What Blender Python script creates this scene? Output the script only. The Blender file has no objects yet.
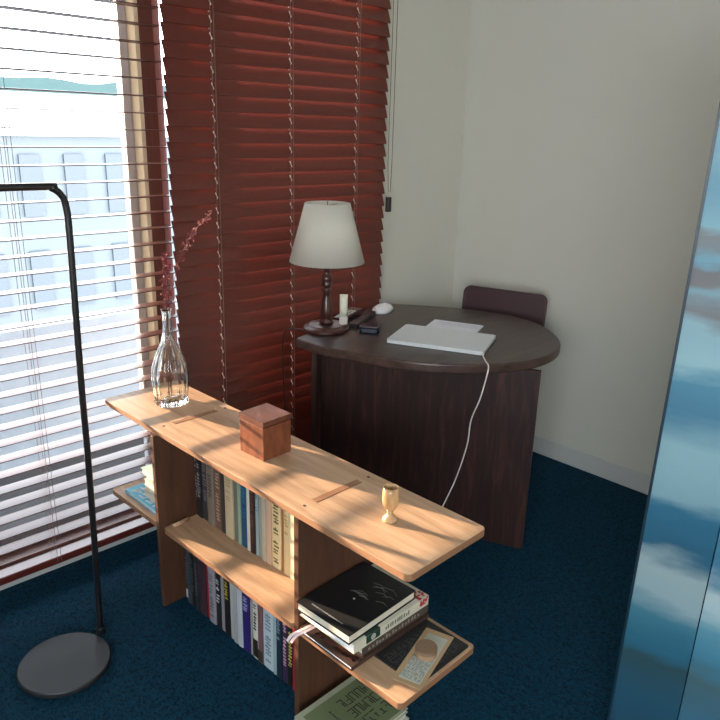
import bpy, bmesh, math, random
from mathutils import Vector, Matrix
random.seed(7)
S = bpy.context.scene
COL = S.collection
PI = math.pi

# ------------------------------------------------------------------ camera
cam = bpy.data.cameras.new('camera')
camo = bpy.data.objects.new('camera', cam)
COL.objects.link(camo)
cam.sensor_fit = 'HORIZONTAL'
cam.sensor_width = 36
cam.lens = 35.655
cam.clip_start = 0.02
cam.clip_end = 2000
yaw, pitch, roll = 0.77507253, 0.31421549, -0.02608999
fw = Vector((math.sin(yaw) * math.cos(pitch), math.cos(yaw) * math.cos(pitch), -math.sin(pitch)))
rt = Vector((math.cos(yaw), -math.sin(yaw), 0))
dn = fw.cross(rt)
r2 = rt * math.cos(roll) + dn * math.sin(roll)
d2 = -rt * math.sin(roll) + dn * math.cos(roll)
M = Matrix((r2, -d2, -fw)).transposed().to_4x4()
M.translation = Vector((0, 0, 1.45))
camo.matrix_world = M
S.camera = camo

# ------------------------------------------------------------------ world, sun, exposure
W = bpy.data.worlds.new('sky')
S.world = W
W.use_nodes = True
nt = W.node_tree
bg = nt.nodes['Background']
tc = nt.nodes.new('ShaderNodeTexCoord')
sx = nt.nodes.new('ShaderNodeSeparateXYZ')
rp = nt.nodes.new('ShaderNodeValToRGB')
rp.color_ramp.elements[0].position = 0.0
rp.color_ramp.elements[0].color = (0.98, 0.98, 0.97, 1)
rp.color_ramp.elements[1].position = 0.6
rp.color_ramp.elements[1].color = (0.80, 0.90, 1.0, 1)
nt.links.new(tc.outputs['Generated'], sx.inputs[0])
nt.links.new(sx.outputs['Z'], rp.inputs[0])
nt.links.new(rp.outputs[0], bg.inputs['Color'])
bg.inputs['Strength'].default_value = 8.0

sd = bpy.data.lights.new('sun', 'SUN')
sd.energy = 19.0
sd.color = (1.0, 0.76, 0.53)
sd.angle = math.radians(0.7)
so = bpy.data.objects.new('sun', sd)
COL.objects.link(so)
EL = math.radians(10.5)
sdir = Vector((0.284 * math.cos(EL), -0.959 * math.cos(EL), -math.sin(EL)))
so.rotation_euler = sdir.to_track_quat('-Z', 'Y').to_euler()
so.location = (-3, 6, 5)

# added fill light, out of view at the side wall left of the viewer
ad = bpy.data.lights.new('side_fill_light', 'AREA')
ad.shape = 'RECTANGLE'
ad.size = 1.9
ad.size_y = 1.3
ad.energy = 42
ad.color = (0.86, 0.94, 1.0)
ao = bpy.data.objects.new('side_fill_light', ad)
COL.objects.link(ao)
ao.location = (-1.86, -1.2, 1.58)
ao.rotation_euler = (math.radians(90), 0, math.radians(-90))

S.view_settings.view_transform = 'Standard'
S.view_settings.look = 'None'
S.view_settings.gamma = 1
S.view_settings.use_curve_mapping = False
S.view_settings.exposure = 0.3

# ------------------------------------------------------------------ materials
def srgb(r, g, b):
    f = lambda c: (c / 255 / 12.92) if c / 255 <= 0.04045 else ((c / 255 + 0.055) / 1.055) ** 2.4
    return (f(r), f(g), f(b), 1)

_m = {}
def mat(name, col, rough=0.6, metal=0.0, coat=0.0, var=0.06, scale=30, bump=0.0, spec=0.5, sheen=0.0):
    if name in _m:
        return _m[name]
    m = bpy.data.materials.new(name)
    m.use_nodes = True
    n = m.node_tree
    p = n.nodes['Principled BSDF']
    p.inputs['Roughness'].default_value = rough
    p.inputs['Metallic'].default_value = metal
    p.inputs['Coat Weight'].default_value = coat
    p.inputs['Specular IOR Level'].default_value = spec
    p.inputs['Sheen Weight'].default_value = sheen
    t = n.nodes.new('ShaderNodeTexCoord')
    no = n.nodes.new('ShaderNodeTexNoise')
    no.inputs['Scale'].default_value = scale
    no.inputs['Detail'].default_value = 4
    n.links.new(t.outputs['Object'], no.inputs['Vector'])
    mx = n.nodes.new('ShaderNodeMix')
    mx.data_type = 'RGBA'
    mx.inputs[6].default_value = (col[0] * (1 - var), col[1] * (1 - var), col[2] * (1 - var), 1)
    mx.inputs[7].default_value = (min(1, col[0] * (1 + var)), min(1, col[1] * (1 + var)), min(1, col[2] * (1 + var)), 1)
    n.links.new(no.outputs['Fac'], mx.inputs[0])
    n.links.new(mx.outputs[2], p.inputs['Base Color'])
    if bump:
        b = n.nodes.new('ShaderNodeBump')
        b.inputs['Strength'].default_value = bump
        b.inputs['Distance'].default_value = 0.002
        n.links.new(no.outputs['Fac'], b.inputs['Height'])
        n.links.new(b.outputs[0], p.inputs['Normal'])
    _m[name] = m
    return m

def wood(name, c1, c2, stretch=(1, 1, 12), scale=6, rough=0.45, coat=0.1, c3=None, bump=0.15):
    if name in _m:
        return _m[name]
    m = bpy.data.materials.new(name)
    m.use_nodes = True
    n = m.node_tree
    p = n.nodes['Principled BSDF']
    p.inputs['Roughness'].default_value = rough
    p.inputs['Coat Weight'].default_value = coat
    p.inputs['Coat Roughness'].default_value = 0.25
    t = n.nodes.new('ShaderNodeTexCoord')
    mp = n.nodes.new('ShaderNodeMapping')
    mp.inputs['Scale'].default_value = tuple(scale / s for s in stretch)
    n.links.new(t.outputs['Object'], mp.inputs[0])
    a = n.nodes.new('ShaderNodeTexNoise')
    a.inputs['Scale'].default_value = 6
    a.inputs['Detail'].default_value = 8
    a.inputs['Roughness'].default_value = 0.65
    a.inputs['Distortion'].default_value = 0.6
    n.links.new(mp.outputs[0], a.inputs['Vector'])
    r = n.nodes.new('ShaderNodeValToRGB')
    r.color_ramp.elements[0].position = 0.34
    r.color_ramp.elements[0].color = c1
    r.color_ramp.elements[1].position = 0.66
    r.color_ramp.elements[1].color = c2
    if c3:
        e = r.color_ramp.elements.new(0.5)
        e.color = c3
    n.links.new(a.outputs['Fac'], r.inputs[0])
    n.links.new(r.outputs[0], p.inputs['Base Color'])
    b = n.nodes.new('ShaderNodeBump')
    b.inputs['Strength'].default_value = bump
    b.inputs['Distance'].default_value = 0.001
    n.links.new(a.outputs['Fac'], b.inputs['Height'])
    n.links.new(b.outputs[0], p.inputs['Normal'])
    _m[name] = m
    return m

def pane_mat(name, tint=(1, 1, 1, 1), refl=0.06):
    m = bpy.data.materials.new(name)
    m.use_nodes = True
    n = m.node_tree
    n.nodes.remove(n.nodes['Principled BSDF'])
    o = n.nodes['Material Output']
    tr = n.nodes.new('ShaderNodeBsdfTransparent')
    tr.inputs[0].default_value = tint
    gl = n.nodes.new('ShaderNodeBsdfGlossy')
    gl.inputs['Roughness'].default_value = 0.02
    fr = n.nodes.new('ShaderNodeFresnel')
    fr.inputs['IOR'].default_value = 1.25
    mx = n.nodes.new('ShaderNodeMixShader')
    n.links.new(fr.outputs[0], mx.inputs[0])
    n.links.new(tr.outputs[0], mx.inputs[1])
    n.links.new(gl.outputs[0], mx.inputs[2])
    n.links.new(mx.outputs[0], o.inputs['Surface'])
    return m

M_WALL = mat('wall_paint', srgb(206, 206, 197), 0.85, var=0.02, scale=8, bump=0.1)
M_CEIL = mat('ceiling_paint', srgb(225, 225, 218), 0.9, var=0.02)
M_SKIRT = mat('skirting_paint', srgb(196, 199, 198), 0.55, var=0.02)
M_SLAT = mat('mahogany_slat', srgb(98, 43, 33), 0.36, coat=0.12, var=0.14, scale=60, spec=0.5)
M_SLATL = mat('mahogany_slat_open', srgb(86, 46, 40), 0.36, coat=0.06, var=0.1, scale=60, spec=0.42)
M_RAIL = mat('blind_rail', srgb(92, 34, 26), 0.4, coat=0.3, var=0.1)
M_CORD = mat('ladder_cord', srgb(150, 120, 112), 0.8)
M_CORDW = mat('pull_cord', srgb(236, 228, 214), 0.8)
M_FRAMEB = wood('window_wood', srgb(92, 54, 46), srgb(112, 70, 60), (1, 1, 12))
M_ALU = mat('window_aluminium', srgb(176, 172, 176), 0.4, 0.3)
M_PANE = pane_mat('window_pane')
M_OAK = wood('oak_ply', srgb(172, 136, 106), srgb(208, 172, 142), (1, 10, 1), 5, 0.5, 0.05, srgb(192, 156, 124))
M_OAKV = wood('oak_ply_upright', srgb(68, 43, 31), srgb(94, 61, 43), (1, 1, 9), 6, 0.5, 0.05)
M_OAKE = mat('ply_edge', srgb(150, 108, 78), 0.6, var=0.15, scale=120)
M_SLOT = mat('slot_shadow_gap', srgb(112, 78, 54), 0.8)
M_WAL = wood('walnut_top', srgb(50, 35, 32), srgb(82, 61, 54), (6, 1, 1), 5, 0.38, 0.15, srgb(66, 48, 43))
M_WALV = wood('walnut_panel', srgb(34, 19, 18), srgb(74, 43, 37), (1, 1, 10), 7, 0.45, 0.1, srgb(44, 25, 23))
M_BLACK = mat('black_powder_coat', srgb(22, 22, 25), 0.35, coat=0.2)
M_DISC = mat('black_lacquered_disc', srgb(27, 31, 36), 0.55, coat=0.0, spec=0.7)
M_SHADE = None
M_PAPER = mat('paper_pages', srgb(216, 208, 190), 0.9, var=0.05, scale=300)
M_WHITE = mat('white_paper', srgb(236, 238, 246), 0.85, var=0.02)

# ------------------------------------------------------------------ helpers
def setp(o, label=None, cat=None, group=None, kind=None):
    if label: o['label'] = label
    if cat: o['category'] = cat
    if group: o['group'] = group
    if kind: o['kind'] = kind
    return o

def thing(name, label, cat, loc=(0, 0, 0), rz=0, group=None):
    o = bpy.data.objects.new(name, None)
    o.empty_display_size = 0.05
    COL.objects.link(o)
    o.location = loc
    o.rotation_euler = (0, 0, rz)
    return setp(o, label, cat, group)

def obj(name, bm, m, parent=None, bevel=0, smooth=False, seg=2):
    me = bpy.data.meshes.new(name)
    bmesh.ops.recalc_face_normals(bm, faces=bm.faces)
    bm.to_mesh(me)
    bm.free()
    for mm in (m if isinstance(m, (list, tuple)) else [m]):
        me.materials.append(mm)
    o = bpy.data.objects.new(name, me)
    COL.objects.link(o)
    if parent is not None:
        o.parent = parent
    if smooth:
        for p in me.polygons:
            p.use_smooth = True
    if bevel:
        b = o.modifiers.new('bevel', 'BEVEL')
        b.width = bevel
        b.segments = seg
        b.limit_method = 'ANGLE'
        b.angle_limit = math.radians(40)
    return o

def bx(bm, x0, x1, y0, y1, z0, z1, mi=0):
    vs = [bm.verts.new(p) for p in ((x0, y0, z0), (x1, y0, z0), (x1, y1, z0), (x0, y1, z0),
                                    (x0, y0, z1), (x1, y0, z1), (x1, y1, z1), (x0, y1, z1))]
    for f in ((0, 1, 2, 3), (4, 7, 6, 5), (0, 4, 5, 1), (1, 5, 6, 2), (2, 6, 7, 3), (3, 7, 4, 0)):
        fc = bm.faces.new([vs[i] for i in f])
        fc.material_index = mi
    return vs

def box(*a):
    bm = bmesh.new()
    bx(bm, *a)
    return bm

def prism(bm, pts, z0, z1, mi=0, side=None):
    lo = [bm.verts.new((p[0], p[1], z0)) for p in pts]
    hi = [bm.verts.new((p[0], p[1], z1)) for p in pts]
    n = len(pts)
    bm.faces.new(lo[::-1]).material_index = mi
    bm.faces.new(hi).material_index = mi
    for i in range(n):
        bm.faces.new((lo[i], lo[(i + 1) % n], hi[(i + 1) % n], hi[i])).material_index = mi if side is None else side

def lathe(bm, prof, n=40, c=(0, 0), flute=0, amp=0.0, cap=True):
    rings = []
    for r, z in prof:
        ring = []
        for k in range(n):
            a = 2 * PI * k / n
            rr = r * (1 + (amp * math.cos(flute * a) if flute else 0))
            ring.append(bm.verts.new((c[0] + rr * math.cos(a), c[1] + rr * math.sin(a), z)))
        rings.append(ring)
    for i in range(len(rings) - 1):
        for k in range(n):
            bm.faces.new((rings[i][k], rings[i][(k + 1) % n], rings[i + 1][(k + 1) % n], rings[i + 1][k]))
    if cap:
        if prof[0][0] > 1e-4: bm.faces.new(rings[0][::-1])
        if prof[-1][0] > 1e-4: bm.faces.new(rings[-1])

def tube(bm, pts, r, n=8, r1=None):
    pts = [Vector(p) for p in pts]
    rings = []
    up = None
    for i, p in enumerate(pts):
        t = (pts[min(i + 1, len(pts) - 1)] - pts[max(i - 1, 0)]).normalized()
        if up is None:
            up = t.orthogonal().normalized()
        else:
            up = (up - t * up.dot(t)).normalized()
        s = t.cross(up)
        rr = r if r1 is None else r + (r1 - r) * i / (len(pts) - 1)
        rings.append([bm.verts.new(p + (up * math.cos(2 * PI * k / n) + s * math.sin(2 * PI * k / n)) * rr) for k in range(n)])
    for i in range(len(rings) - 1):
        for k in range(n):
            bm.faces.new((rings[i][k], rings[i][(k + 1) % n], rings[i + 1][(k + 1) % n], rings[i + 1][k]))
    bm.faces.new(rings[0][::-1])
    bm.faces.new(rings[-1])

def catmull(pts, k=8, closed=False):
    P = [Vector(p) for p in pts]
    out = []
    n = len(P)
    rng = range(n) if closed else range(n - 1)
    for i in rng:
        g = lambda j: P[j % n] if closed else P[max(0, min(n - 1, j))]
        p0, p1, p2, p3 = g(i - 1), g(i), g(i + 1), g(i + 2)
        for j in range(k):
            t = j / k
            out.append(0.5 * ((2 * p1) + (p2 - p0) * t + (2 * p0 - 5 * p1 + 4 * p2 - p3) * t * t + (3 * p1 - p0 - 3 * p2 + p3) * t ** 3))
    if not closed:
        out.append(P[-1])
    return out

def rrect(x0, x1, y0, y1, r, k=6):
    pts = []
    for cx, cy, a0 in ((x1 - r, y1 - r, 0), (x0 + r, y1 - r, 90), (x0 + r, y0 + r, 180), (x1 - r, y0 + r, 270)):
        for j in range(k + 1):
            a = math.radians(a0 + 90 * j / k)
            pts.append((cx + r * math.cos(a), cy + r * math.sin(a)))
    return pts

YW, XW = 2.194, 2.79
X0, Y0, HC = -1.9, -3.0, 2.55

# ------------------------------------------------------------------ room shell
def carpet():
    m = bpy.data.materials.new('blue_carpet')
    m.use_nodes = True
    n = m.node_tree
    p = n.nodes['Principled BSDF']
    p.inputs['Roughness'].default_value = 0.95
    p.inputs['Specular IOR Level'].default_value = 0.15
    t = n.nodes.new('ShaderNodeTexCoord')
    mp = n.nodes.new('ShaderNodeMapping')
    mp.inputs['Scale'].default_value = (240, 120, 1)
    mp.inputs['Rotation'].default_value = (0, 0, 0.0)
    v = n.nodes.new('ShaderNodeTexVoronoi')
    v.inputs['Scale'].default_value = 1
    no = n.nodes.new('ShaderNodeTexNoise')
    no.inputs['Scale'].default_value = 60
    no.inputs['Detail'].default_value = 5
    n.links.new(t.outputs['Object'], mp.inputs[0])
    n.links.new(mp.outputs[0], v.inputs['Vector'])
    n.links.new(t.outputs['Object'], no.inputs['Vector'])
    mt = n.nodes.new('ShaderNodeMath')
    mt.operation = 'MULTIPLY'
    n.links.new(v.outputs['Distance'], mt.inputs[0])
    n.links.new(no.outputs['Fac'], mt.inputs[1])
    r = n.nodes.new('ShaderNodeValToRGB')
    r.color_ramp.elements[0].position = 0.05
    r.color_ramp.elements[0].color = srgb(18, 64, 88)
    r.color_ramp.elements[1].position = 0.45
    r.color_ramp.elements[1].color = srgb(5, 33, 48)
    n.links.new(mt.outputs[0], r.inputs[0])
    n.links.new(r.outputs[0], p.inputs['Base Color'])
    b = n.nodes.new('ShaderNodeBump')
    b.inputs['Strength'].default_value = 0.7
    b.inputs['Distance'].default_value = 0.004
    b.invert = True
    n.links.new(mt.outputs[0], b.inputs['Height'])
    n.links.new(b.outputs[0], p.inputs['Normal'])
    return m

setp(obj('floor', box(X0 - .15, XW + .15, Y0 - .15, YW + .15, -0.1, 0), carpet()), kind='structure')
setp(obj('ceiling', box(X0 - .15, XW + .15, Y0 - .15, YW + .15, HC, HC + .1), M_CEIL), kind='structure')
setp(obj('wall_right', box(XW, XW + .15, Y0 - .15, YW + .15, 0, HC), M_WALL), kind='structure')
bm = bmesh.new()   # unseen side wall beside the viewer, with an opening added for the fill light
bx(bm, X0 - .15, X0, Y0 - .15, YW + .15, 0, 0.9)
bx(bm, X0 - .15, X0, Y0 - .15, YW + .15, 2.25, HC)
bx(bm, X0 - .15, X0, Y0 - .15, -2.2, 0.9, 2.25)
bx(bm, X0 - .15, X0, -0.2, YW + .15, 0.9, 2.25)
setp(obj('wall_left', bm, M_WALL), kind='structure')
setp(obj('wall_rear', box(X0, XW, Y0 - .15, Y0, 0, HC), M_WALL), kind='structure')
# window wall
OX0, OX1, OZ0, OZ1 = -0.95, 2.17, 0.088, 2.35
bm = bmesh.new()
bx(bm, X0, OX0, YW, YW + .13, 0, HC)
bx(bm, OX1, XW, YW, YW + .13, 0, HC)
bx(bm, OX0, OX1, YW, YW + .13, OZ1, HC)
setp(obj('wall_window', bm, M_WALL), kind='structure')
bm = bmesh.new()
bx(bm, OX0, OX1, YW - .0, YW + .13, 0.075, OZ0)
setp(obj('trim_1', bm, M_FRAMEB), kind='structure')           # timber sill under the glass
setp(obj('trim_2', box(OX0, OX1, YW, YW + .13, 0, 0.075), M_SKIRT), kind='structure')

def window(name, x0, x1, mull):
    w = bpy.data.objects.new(name, None)
    COL.objects.link(w)
    w.location = (0, YW, 0)
    setp(w, kind='structure')
    bm = bmesh.new()
    bx(bm, x0, x1, .075, .125, OZ0, OZ0 + .045)
    bx(bm, x0, x1, .075, .125, OZ1 - .045, OZ1)
    bx(bm, x0, x0 + .04, .075, .125, OZ0, OZ1)
    if mull:
        bx(bm, mull[0], mull[1], .09, .125, OZ0, OZ1)
        bx(bm, mull[0] - 1.12, mull[0] - 1.08, .09, .125, OZ0, OZ1)
    obj('window_frame', bm, M_ALU, w)
    obj('glass', box(x0 + .02, x1 - .01, .098, .102, OZ0 + .02, OZ1 - .02), M_PANE, w)
    return w
window('window_1', OX0, 1.185, (1.142, 1.170))
window('window_2', 1.42, OX1, None)
setp(obj('trim_3', box(1.186, 1.238, YW + .046, YW + .13, OZ0, OZ1), M_FRAMEB), kind='structure')
setp(obj('trim_4', box(1.37, 1.42, YW + .046, YW + .13, OZ0, OZ1), M_FRAMEB), kind='structure')
setp(obj('trim_5', box(1.172, 1.186, YW + .04, YW + .13, OZ0, OZ1), mat('cream_paint', srgb(214, 198, 168), .6)), kind='structure')
window('window_3', 1.238, 1.37, None)
for n_, a in (('baseboard_right', (XW - .012, XW, Y0, YW, 0, .085)), ('baseboard_left', (X0, X0 + .012, Y0, YW, 0, .085))):
    setp(obj(n_, box(*a), M_SKIRT, bevel=.003), kind='structure')
setp(obj('baseboard_window', box(OX1 + .0, XW - .012, YW - .012, YW, 0, .085), M_SKIRT, bevel=.003), kind='structure')

# ------------------------------------------------------------------ outside
M_FAC = mat('pale_render', srgb(88, 96, 102), 0.9, var=0.05, scale=2)
M_FACW = mat('facade_window', srgb(66, 76, 86), 0.5)
M_HILL = mat('hazy_hill', srgb(66, 88, 88), 1.0, var=0.1, scale=0.2)
M_GRD = mat('ground_outside', srgb(150, 150, 145), 1.0)
setp(obj('ground', box(-150, 400, 2.6, 600, -12.2, -12), M_GRD), kind='structure')
def building(label, x0, x1, y0, y1, z1, nwin, rows, xw0, dx, ww, hh, grp=None):
    t = thing('building', label, 'building', ((x0 + x1) / 2, y0, -12), 0, grp)
    cx = (x0 + x1) / 2
    obj('facade', box(x0 - cx, x1 - cx, 0, y1 - y0, 0, z1 + 11.2), M_FAC, t)
    obj('roof_parapet', box(x0 - cx - .2, x1 - cx + .2, -.1, y1 - y0 + .2, z1 + 11.2, z1 + 12), mat('white_render', srgb(226, 226, 222), .8), t)
    for r in range(rows):
        zz = z1 + 12 - 1.15 - r * 1.9
        for k in range(nwin):
            xx = xw0 - cx + k * dx
            obj('window', box(xx, xx + ww, -.06, .05, zz - hh, zz), M_FACW, t)
    return t
building('pale building across the street seen through the left blind', 1.2, 13.5, 15, 24, 1.95, 13, 5, 1.7, .88, 0.4, 1.2)
building('tall building-shaped block added out of view at left, shading part of the window', -20, -3.0, 11.5, 13.5, 14, 6, 5, -19, 2.8, 1.3, 1.4)  # unseen block added to keep the sun off the near part of the shelf
bm = bmesh.new()
hp = [(-200, -12)] + [(-200 + 14 * k, 1.5 + 29 + 1.2 * math.sin(k * .55) + 1.5 * math.sin(k * 1.3)) for k in range(50)] + [(486, -12)]
lo = [bm.verts.new((p[0], 560, p[1])) for p in hp]
hi = [bm.verts.new((p[0], 590, p[1])) for p in hp]
bm.faces.new(lo); bm.faces.new(hi[::-1])
for i in range(len(hp)):
    j = (i + 1) % len(hp)
    bm.faces.new((lo[i], lo[j], hi[j], hi[i]))
setp(obj('hill', bm, M_HILL), 'hazy teal hill ridge on the horizon outside the left window', 'hill')

setp(obj('balcony_floor', box(-2.2, 3.2, YW + .14, 3.30, -.3, -.06), mat('balcony_tile', srgb(26, 25, 27), .8)), kind='structure')
setp(obj('balcony_parapet', box(-2.2, 3.2, 3.18, 3.30, -.06, .575), mat('parapet_render', srgb(164, 180, 196), .85)), kind='structure')

# ------------------------------------------------------------------ venetian blinds
BY = 2.160
def sc(x): return x * BY / YW
def blind(label, x0, x1, zref, tilt, width, cords, material, thick=.0028):
    cx = (x0 + x1) / 2
    t = thing('venetian_blind', label, 'blind', (cx, BY, 0.054))
    bm = bmesh.new()
    pitch = .0515 * BY / YW
    ks = range(int((0.115 - zref) / pitch) , int((2.38 - zref) / pitch) + 1)
    ca, sa = math.cos(tilt), math.sin(tilt)
    rnd = random.Random(3)
    for k in ks:
        z = zref + k * pitch - 0.054
        t2 = tilt + rnd.uniform(-.012, .012)
        ca, sa = math.cos(t2), math.sin(t2)
        h = width / 2
        pr = []
        for u, w in ((-h, -thick / 2), (-h * .5, -thick / 2 + .0009), (0, -thick / 2 + .0012), (h * .5, -thick / 2 + .0009), (h, -thick / 2),
                     (h, thick / 2), (h * .5, thick / 2 + .0009), (0, thick / 2 + .0012), (-h * .5, thick / 2 + .0009), (-h, thick / 2)):
            pr.append((u * ca - w * sa, u * sa + w * ca))     # u negative = room side, lower when tilted
        L = [bm.verts.new((x0 - cx, y, z + zz)) for y, zz in pr]
        R = [bm.verts.new((x1 - cx, y, z + zz)) for y, zz in pr]
        bm.faces.new(L); bm.faces.new(R[::-1])
        for i in range(len(pr)):
            j = (i + 1) % len(pr)
            bm.faces.new((L[i], L[j], R[j], R[i]))
    obj('slats', bm, material, t)
    obj('bottom_rail', box(x0 - cx, x1 - cx, -.026, .026, 0.0, .026), M_RAIL, t, bevel=.004)
    obj('head_rail', box(x0 - cx, x1 - cx, -.028, .028, 2.37, 2.42), M_RAIL, t, bevel=.004)
    for x in cords:
        bm = bmesh.new()
        hw = width / 2 * math.cos(tilt) + .003
        for dx in (-.006, .006):
            tube(bm, [(x - cx + dx, -hw, .01), (x - cx + dx, -hw, 2.37)], .0009, 5)
            tube(bm, [(x - cx + dx, hw, .01), (x - cx + dx, hw, 2.37)], .0009, 5)
        obj('ladder_cord', bm, M_CORD, t)
    return t

bl = blind('mahogany venetian blind with its slats open and level, at left with view outside', -0.62, sc(1.232), 1.427, 0.0, .05,
      (sc(-.05), sc(.735)), M_SLATL)
br = blind('mahogany venetian blind with its slats closed, behind the desk and lamp', sc(1.243), sc(2.262), 1.5185, math.radians(71), .0560,
      (sc(1.42), sc(1.753), sc(2.088)), M_SLAT)
# pale lift cords flickering through the slat holes of the closed blind: short pieces over every slat
for x in (sc(1.42), sc(1.753), sc(2.088)):
    bm = bmesh.new()
    cx = (sc(1.243) + sc(2.262)) / 2
    zz = []
    for k in range(-27, 17):
        z = 1.5185 + k * .0515 * BY / YW - .054
        zz += [(x - cx + .0015, -.0066, z - .007), (x - cx - .0015, .0008, z + .010), (x - cx, .0118, z + .0145), (x - cx, -.0005, z + .0345)]
    tube(bm, zz, .0019, 6)
    obj('lift_cord', bm, M_CORDW, br)

t = thing('cord_pull', 'black weight hanging on two thin pull cords at the right blind edge', 'cord pull', (2.252, 2.150, 1.112))
for dx in (-.0, .024):
    bm = bmesh.new()
    tube(bm, [(dx * .5 - .004, 0, .082), (dx - .012, 0, .2), (dx - .012, 0, 1.28)], .0013, 6)
    obj('cord', bm, mat('dark_cord', srgb(96, 84, 72), .8), t)
bm = bmesh.new()
lathe(bm, [(.0118, 0), (.013, .003), (.013, .058), (.011, .062)], 16)
obj('weight', bm, mat('black_rubber', srgb(30, 28, 30), .5), t, smooth=False)
bm = bmesh.new()
lathe(bm, [(.0112, .062), (.012, .068), (.007, .078), (.003, .084)], 16)
obj('connector', bm, mat('clear_plastic_grey', srgb(190, 186, 176), .3), t, smooth=True)

# ------------------------------------------------------------------ floor lamp
t = thing('floor_lamp', 'slim black arched floor lamp on a round black base by the left blind', 'lamp', (.564, 1.720, 0))
bm = bmesh.new(); lathe(bm, [(.118, 0), (.122, .004), (.122, .014), (.119, .018), (.001, .018)], 64)
obj('base', bm, M_DISC, t, smooth=False)
bm = bmesh.new()
P = [(.127, .047, .018), (.140, .047, .5), (.144, .047, .8), (.152, .047, 1.17), (.151, .047, 1.245), (.143, .047, 1.277), (.120, .047, 1.296), (.085, .047, 1.300), (-.42, .047, 1.302)]
tube(bm, catmull(P, 6), .0088, 12)
obj('pole', bm, M_BLACK, t, smooth=True)
bm = bmesh.new(); lathe(bm, [(.0135, .018), (.0135, .034), (.009, .038)], 20, (.127, .047))
obj('pole_socket', bm, M_BLACK, t, smooth=False)
bm = bmesh.new(); lathe(bm, [(.075, 1.265), (.078, 1.268), (.078, 1.282), (.02, 1.292), (.001, 1.293)], 32, (-.42, .047))
obj('lamp_head', bm, M_BLACK, t)

# ------------------------------------------------------------------ bookshelf (local frame: x = depth, y = length)
TH = 0.0193
ORG = Vector((.931, .795, 0))
def SL(x, y, z):
    return (ORG.x + x * math.cos(TH) - y * math.sin(TH), ORG.y + x * math.sin(TH) + y * math.cos(TH), z)
ZT, ZS = .603, .280
shelf = thing('bookshelf', 'low light oak bookshelf of slotted boards, standing on the carpet', 'bookshelf', ORG, TH)
bm = bmesh.new(); prism(bm, rrect(0, .268, 0, 1.305, .016), ZT - .018, ZT, 0, 1)
obj('top_board', bm, [M_OAK, M_OAKE], shelf, bevel=.0015)
def board(y0, y1, r, name='shelf_board'):
    bm = bmesh.new(); prism(bm, rrect(0.0, .268, y0, y1, r), ZS - .018, ZS, 0, 1)
    return obj(name, bm, [M_OAK, M_OAKE], shelf, bevel=.0015)
board(.003, .343, .012); board(.362, .972, .012); board(.993, 1.305, .012)
for y0, y1, xf in ((.344, .361, .004), (.974, .991, -.012)):
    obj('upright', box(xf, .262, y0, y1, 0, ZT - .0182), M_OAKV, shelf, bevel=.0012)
for yc in (.3525, .9825):
    obj('tenon', box(.062, .212, yc - .0085, yc + .0085, ZT - .017, ZT + .0007), M_OAKE, shelf)
    bm = bmesh.new()
    for a in ((.061, .213, yc - .0101, yc - .0085), (.061, .213, yc + .0085, yc + .0101)):
        bx(bm, a[0], a[1], a[2], a[3], ZT - .01, ZT + .0004)
    obj('slot_gap', bm, M_SLOT, shelf)
bm = bmesh.new()
for x, y in ((.030, .352), (.245, .352), (.030, .983), (.245, .983)):
    lathe(bm, [(.0042, ZT - .002), (.0042, ZT + .0006)], 14, (x, y))
obj('screw', bm, mat('screw_hole_dark', srgb(60, 46, 40), .6), shelf)
for x, z, y in ((-.004, ZS + .006, .9735),):
    bm = bmesh.new(); tube(bm, [(.022, .950, ZS + .0066), (.050, .953, ZS + .0066), (.078, .956, ZS + .0066)], .0062, 12)
    setp(obj('wooden_peg', bm, M_OAK, None, smooth=True), 'small wooden peg lying on the middle shelf by the left upright', 'peg')
    bpy.data.objects['wooden_peg'].location = ORG
    bpy.data.objects['wooden_peg'].rotation_euler = (0, 0, TH)

# ------------------------------------------------------------------ books
def bookmat(c, rough=.55):
    nm = 'cover_%d_%d_%d' % c
    return mat(nm, srgb(*c), rough, var=.07, scale=40)

def upright(y0, y1, sx, z0, h, d, c, label, group, mark=None, lean=0.0, band=None):
    """book standing on its tail, spine towards -x of the shelf frame; world y interval given"""
    ym = (y0 + y1) / 2
    w = max(.004, (y1 - y0) - .0006)
    ly = (ym - ORG.y)
    x = sx
    b = thing('book', label, 'book', SL(x, ly, z0), TH + lean, group)
    bm = bmesh.new()
    e = .0016 if w > .01 else .0008
    # cover: two boards and a softly rounded spine
    bx(bm, .003, d, -w / 2, -w / 2 + e, 0, h)
    bx(bm, .003, d, w / 2 - e, w / 2, 0, h)
    pts = [(.0035, -w / 2)]
    for k in range(7):
        a = PI * k / 6
        pts.append((.002 - .002 * math.sin(a), -w / 2 * math.cos(a)))
    pts.append((.0035, w / 2))
    prism(bm, pts, 0, h)
    obj('cover', bm, bookmat(c), b)
    obj('pages', box(.0036, d - .003, -w / 2 + e, w / 2 - e, .003, h - .003), M_PAPER, b)
    if mark:
        rnd = random.Random(int(y0 * 1e4))
        bm = bmesh.new()
        z = h * .86
        zend = h * mark[1]
        ww = w * .26
        while z > zend:
            s = rnd.uniform(.005, .011)
            if rnd.random() < .8:
                a = rnd.uniform(-.25, .25) * ww
                bx(bm, -.0004, .0006, -ww + a, ww + a, z - s, z - s * .45)
                if rnd.random() < .6:
                    bx(bm, -.0004, .0006, -ww * .2 + a, ww * .25 + a, z - s * 1.05, z)
            z -= s * 1.25
        obj('spine_lettering', bm, bookmat(mark[0]), b)
    if band:
        obj('spine_band', box(-.0007, .0008, -w / 2 + .0008, w / 2 - .0008, h * band[1], h * band[2]), bookmat(band[0]), b)
    return b

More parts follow.
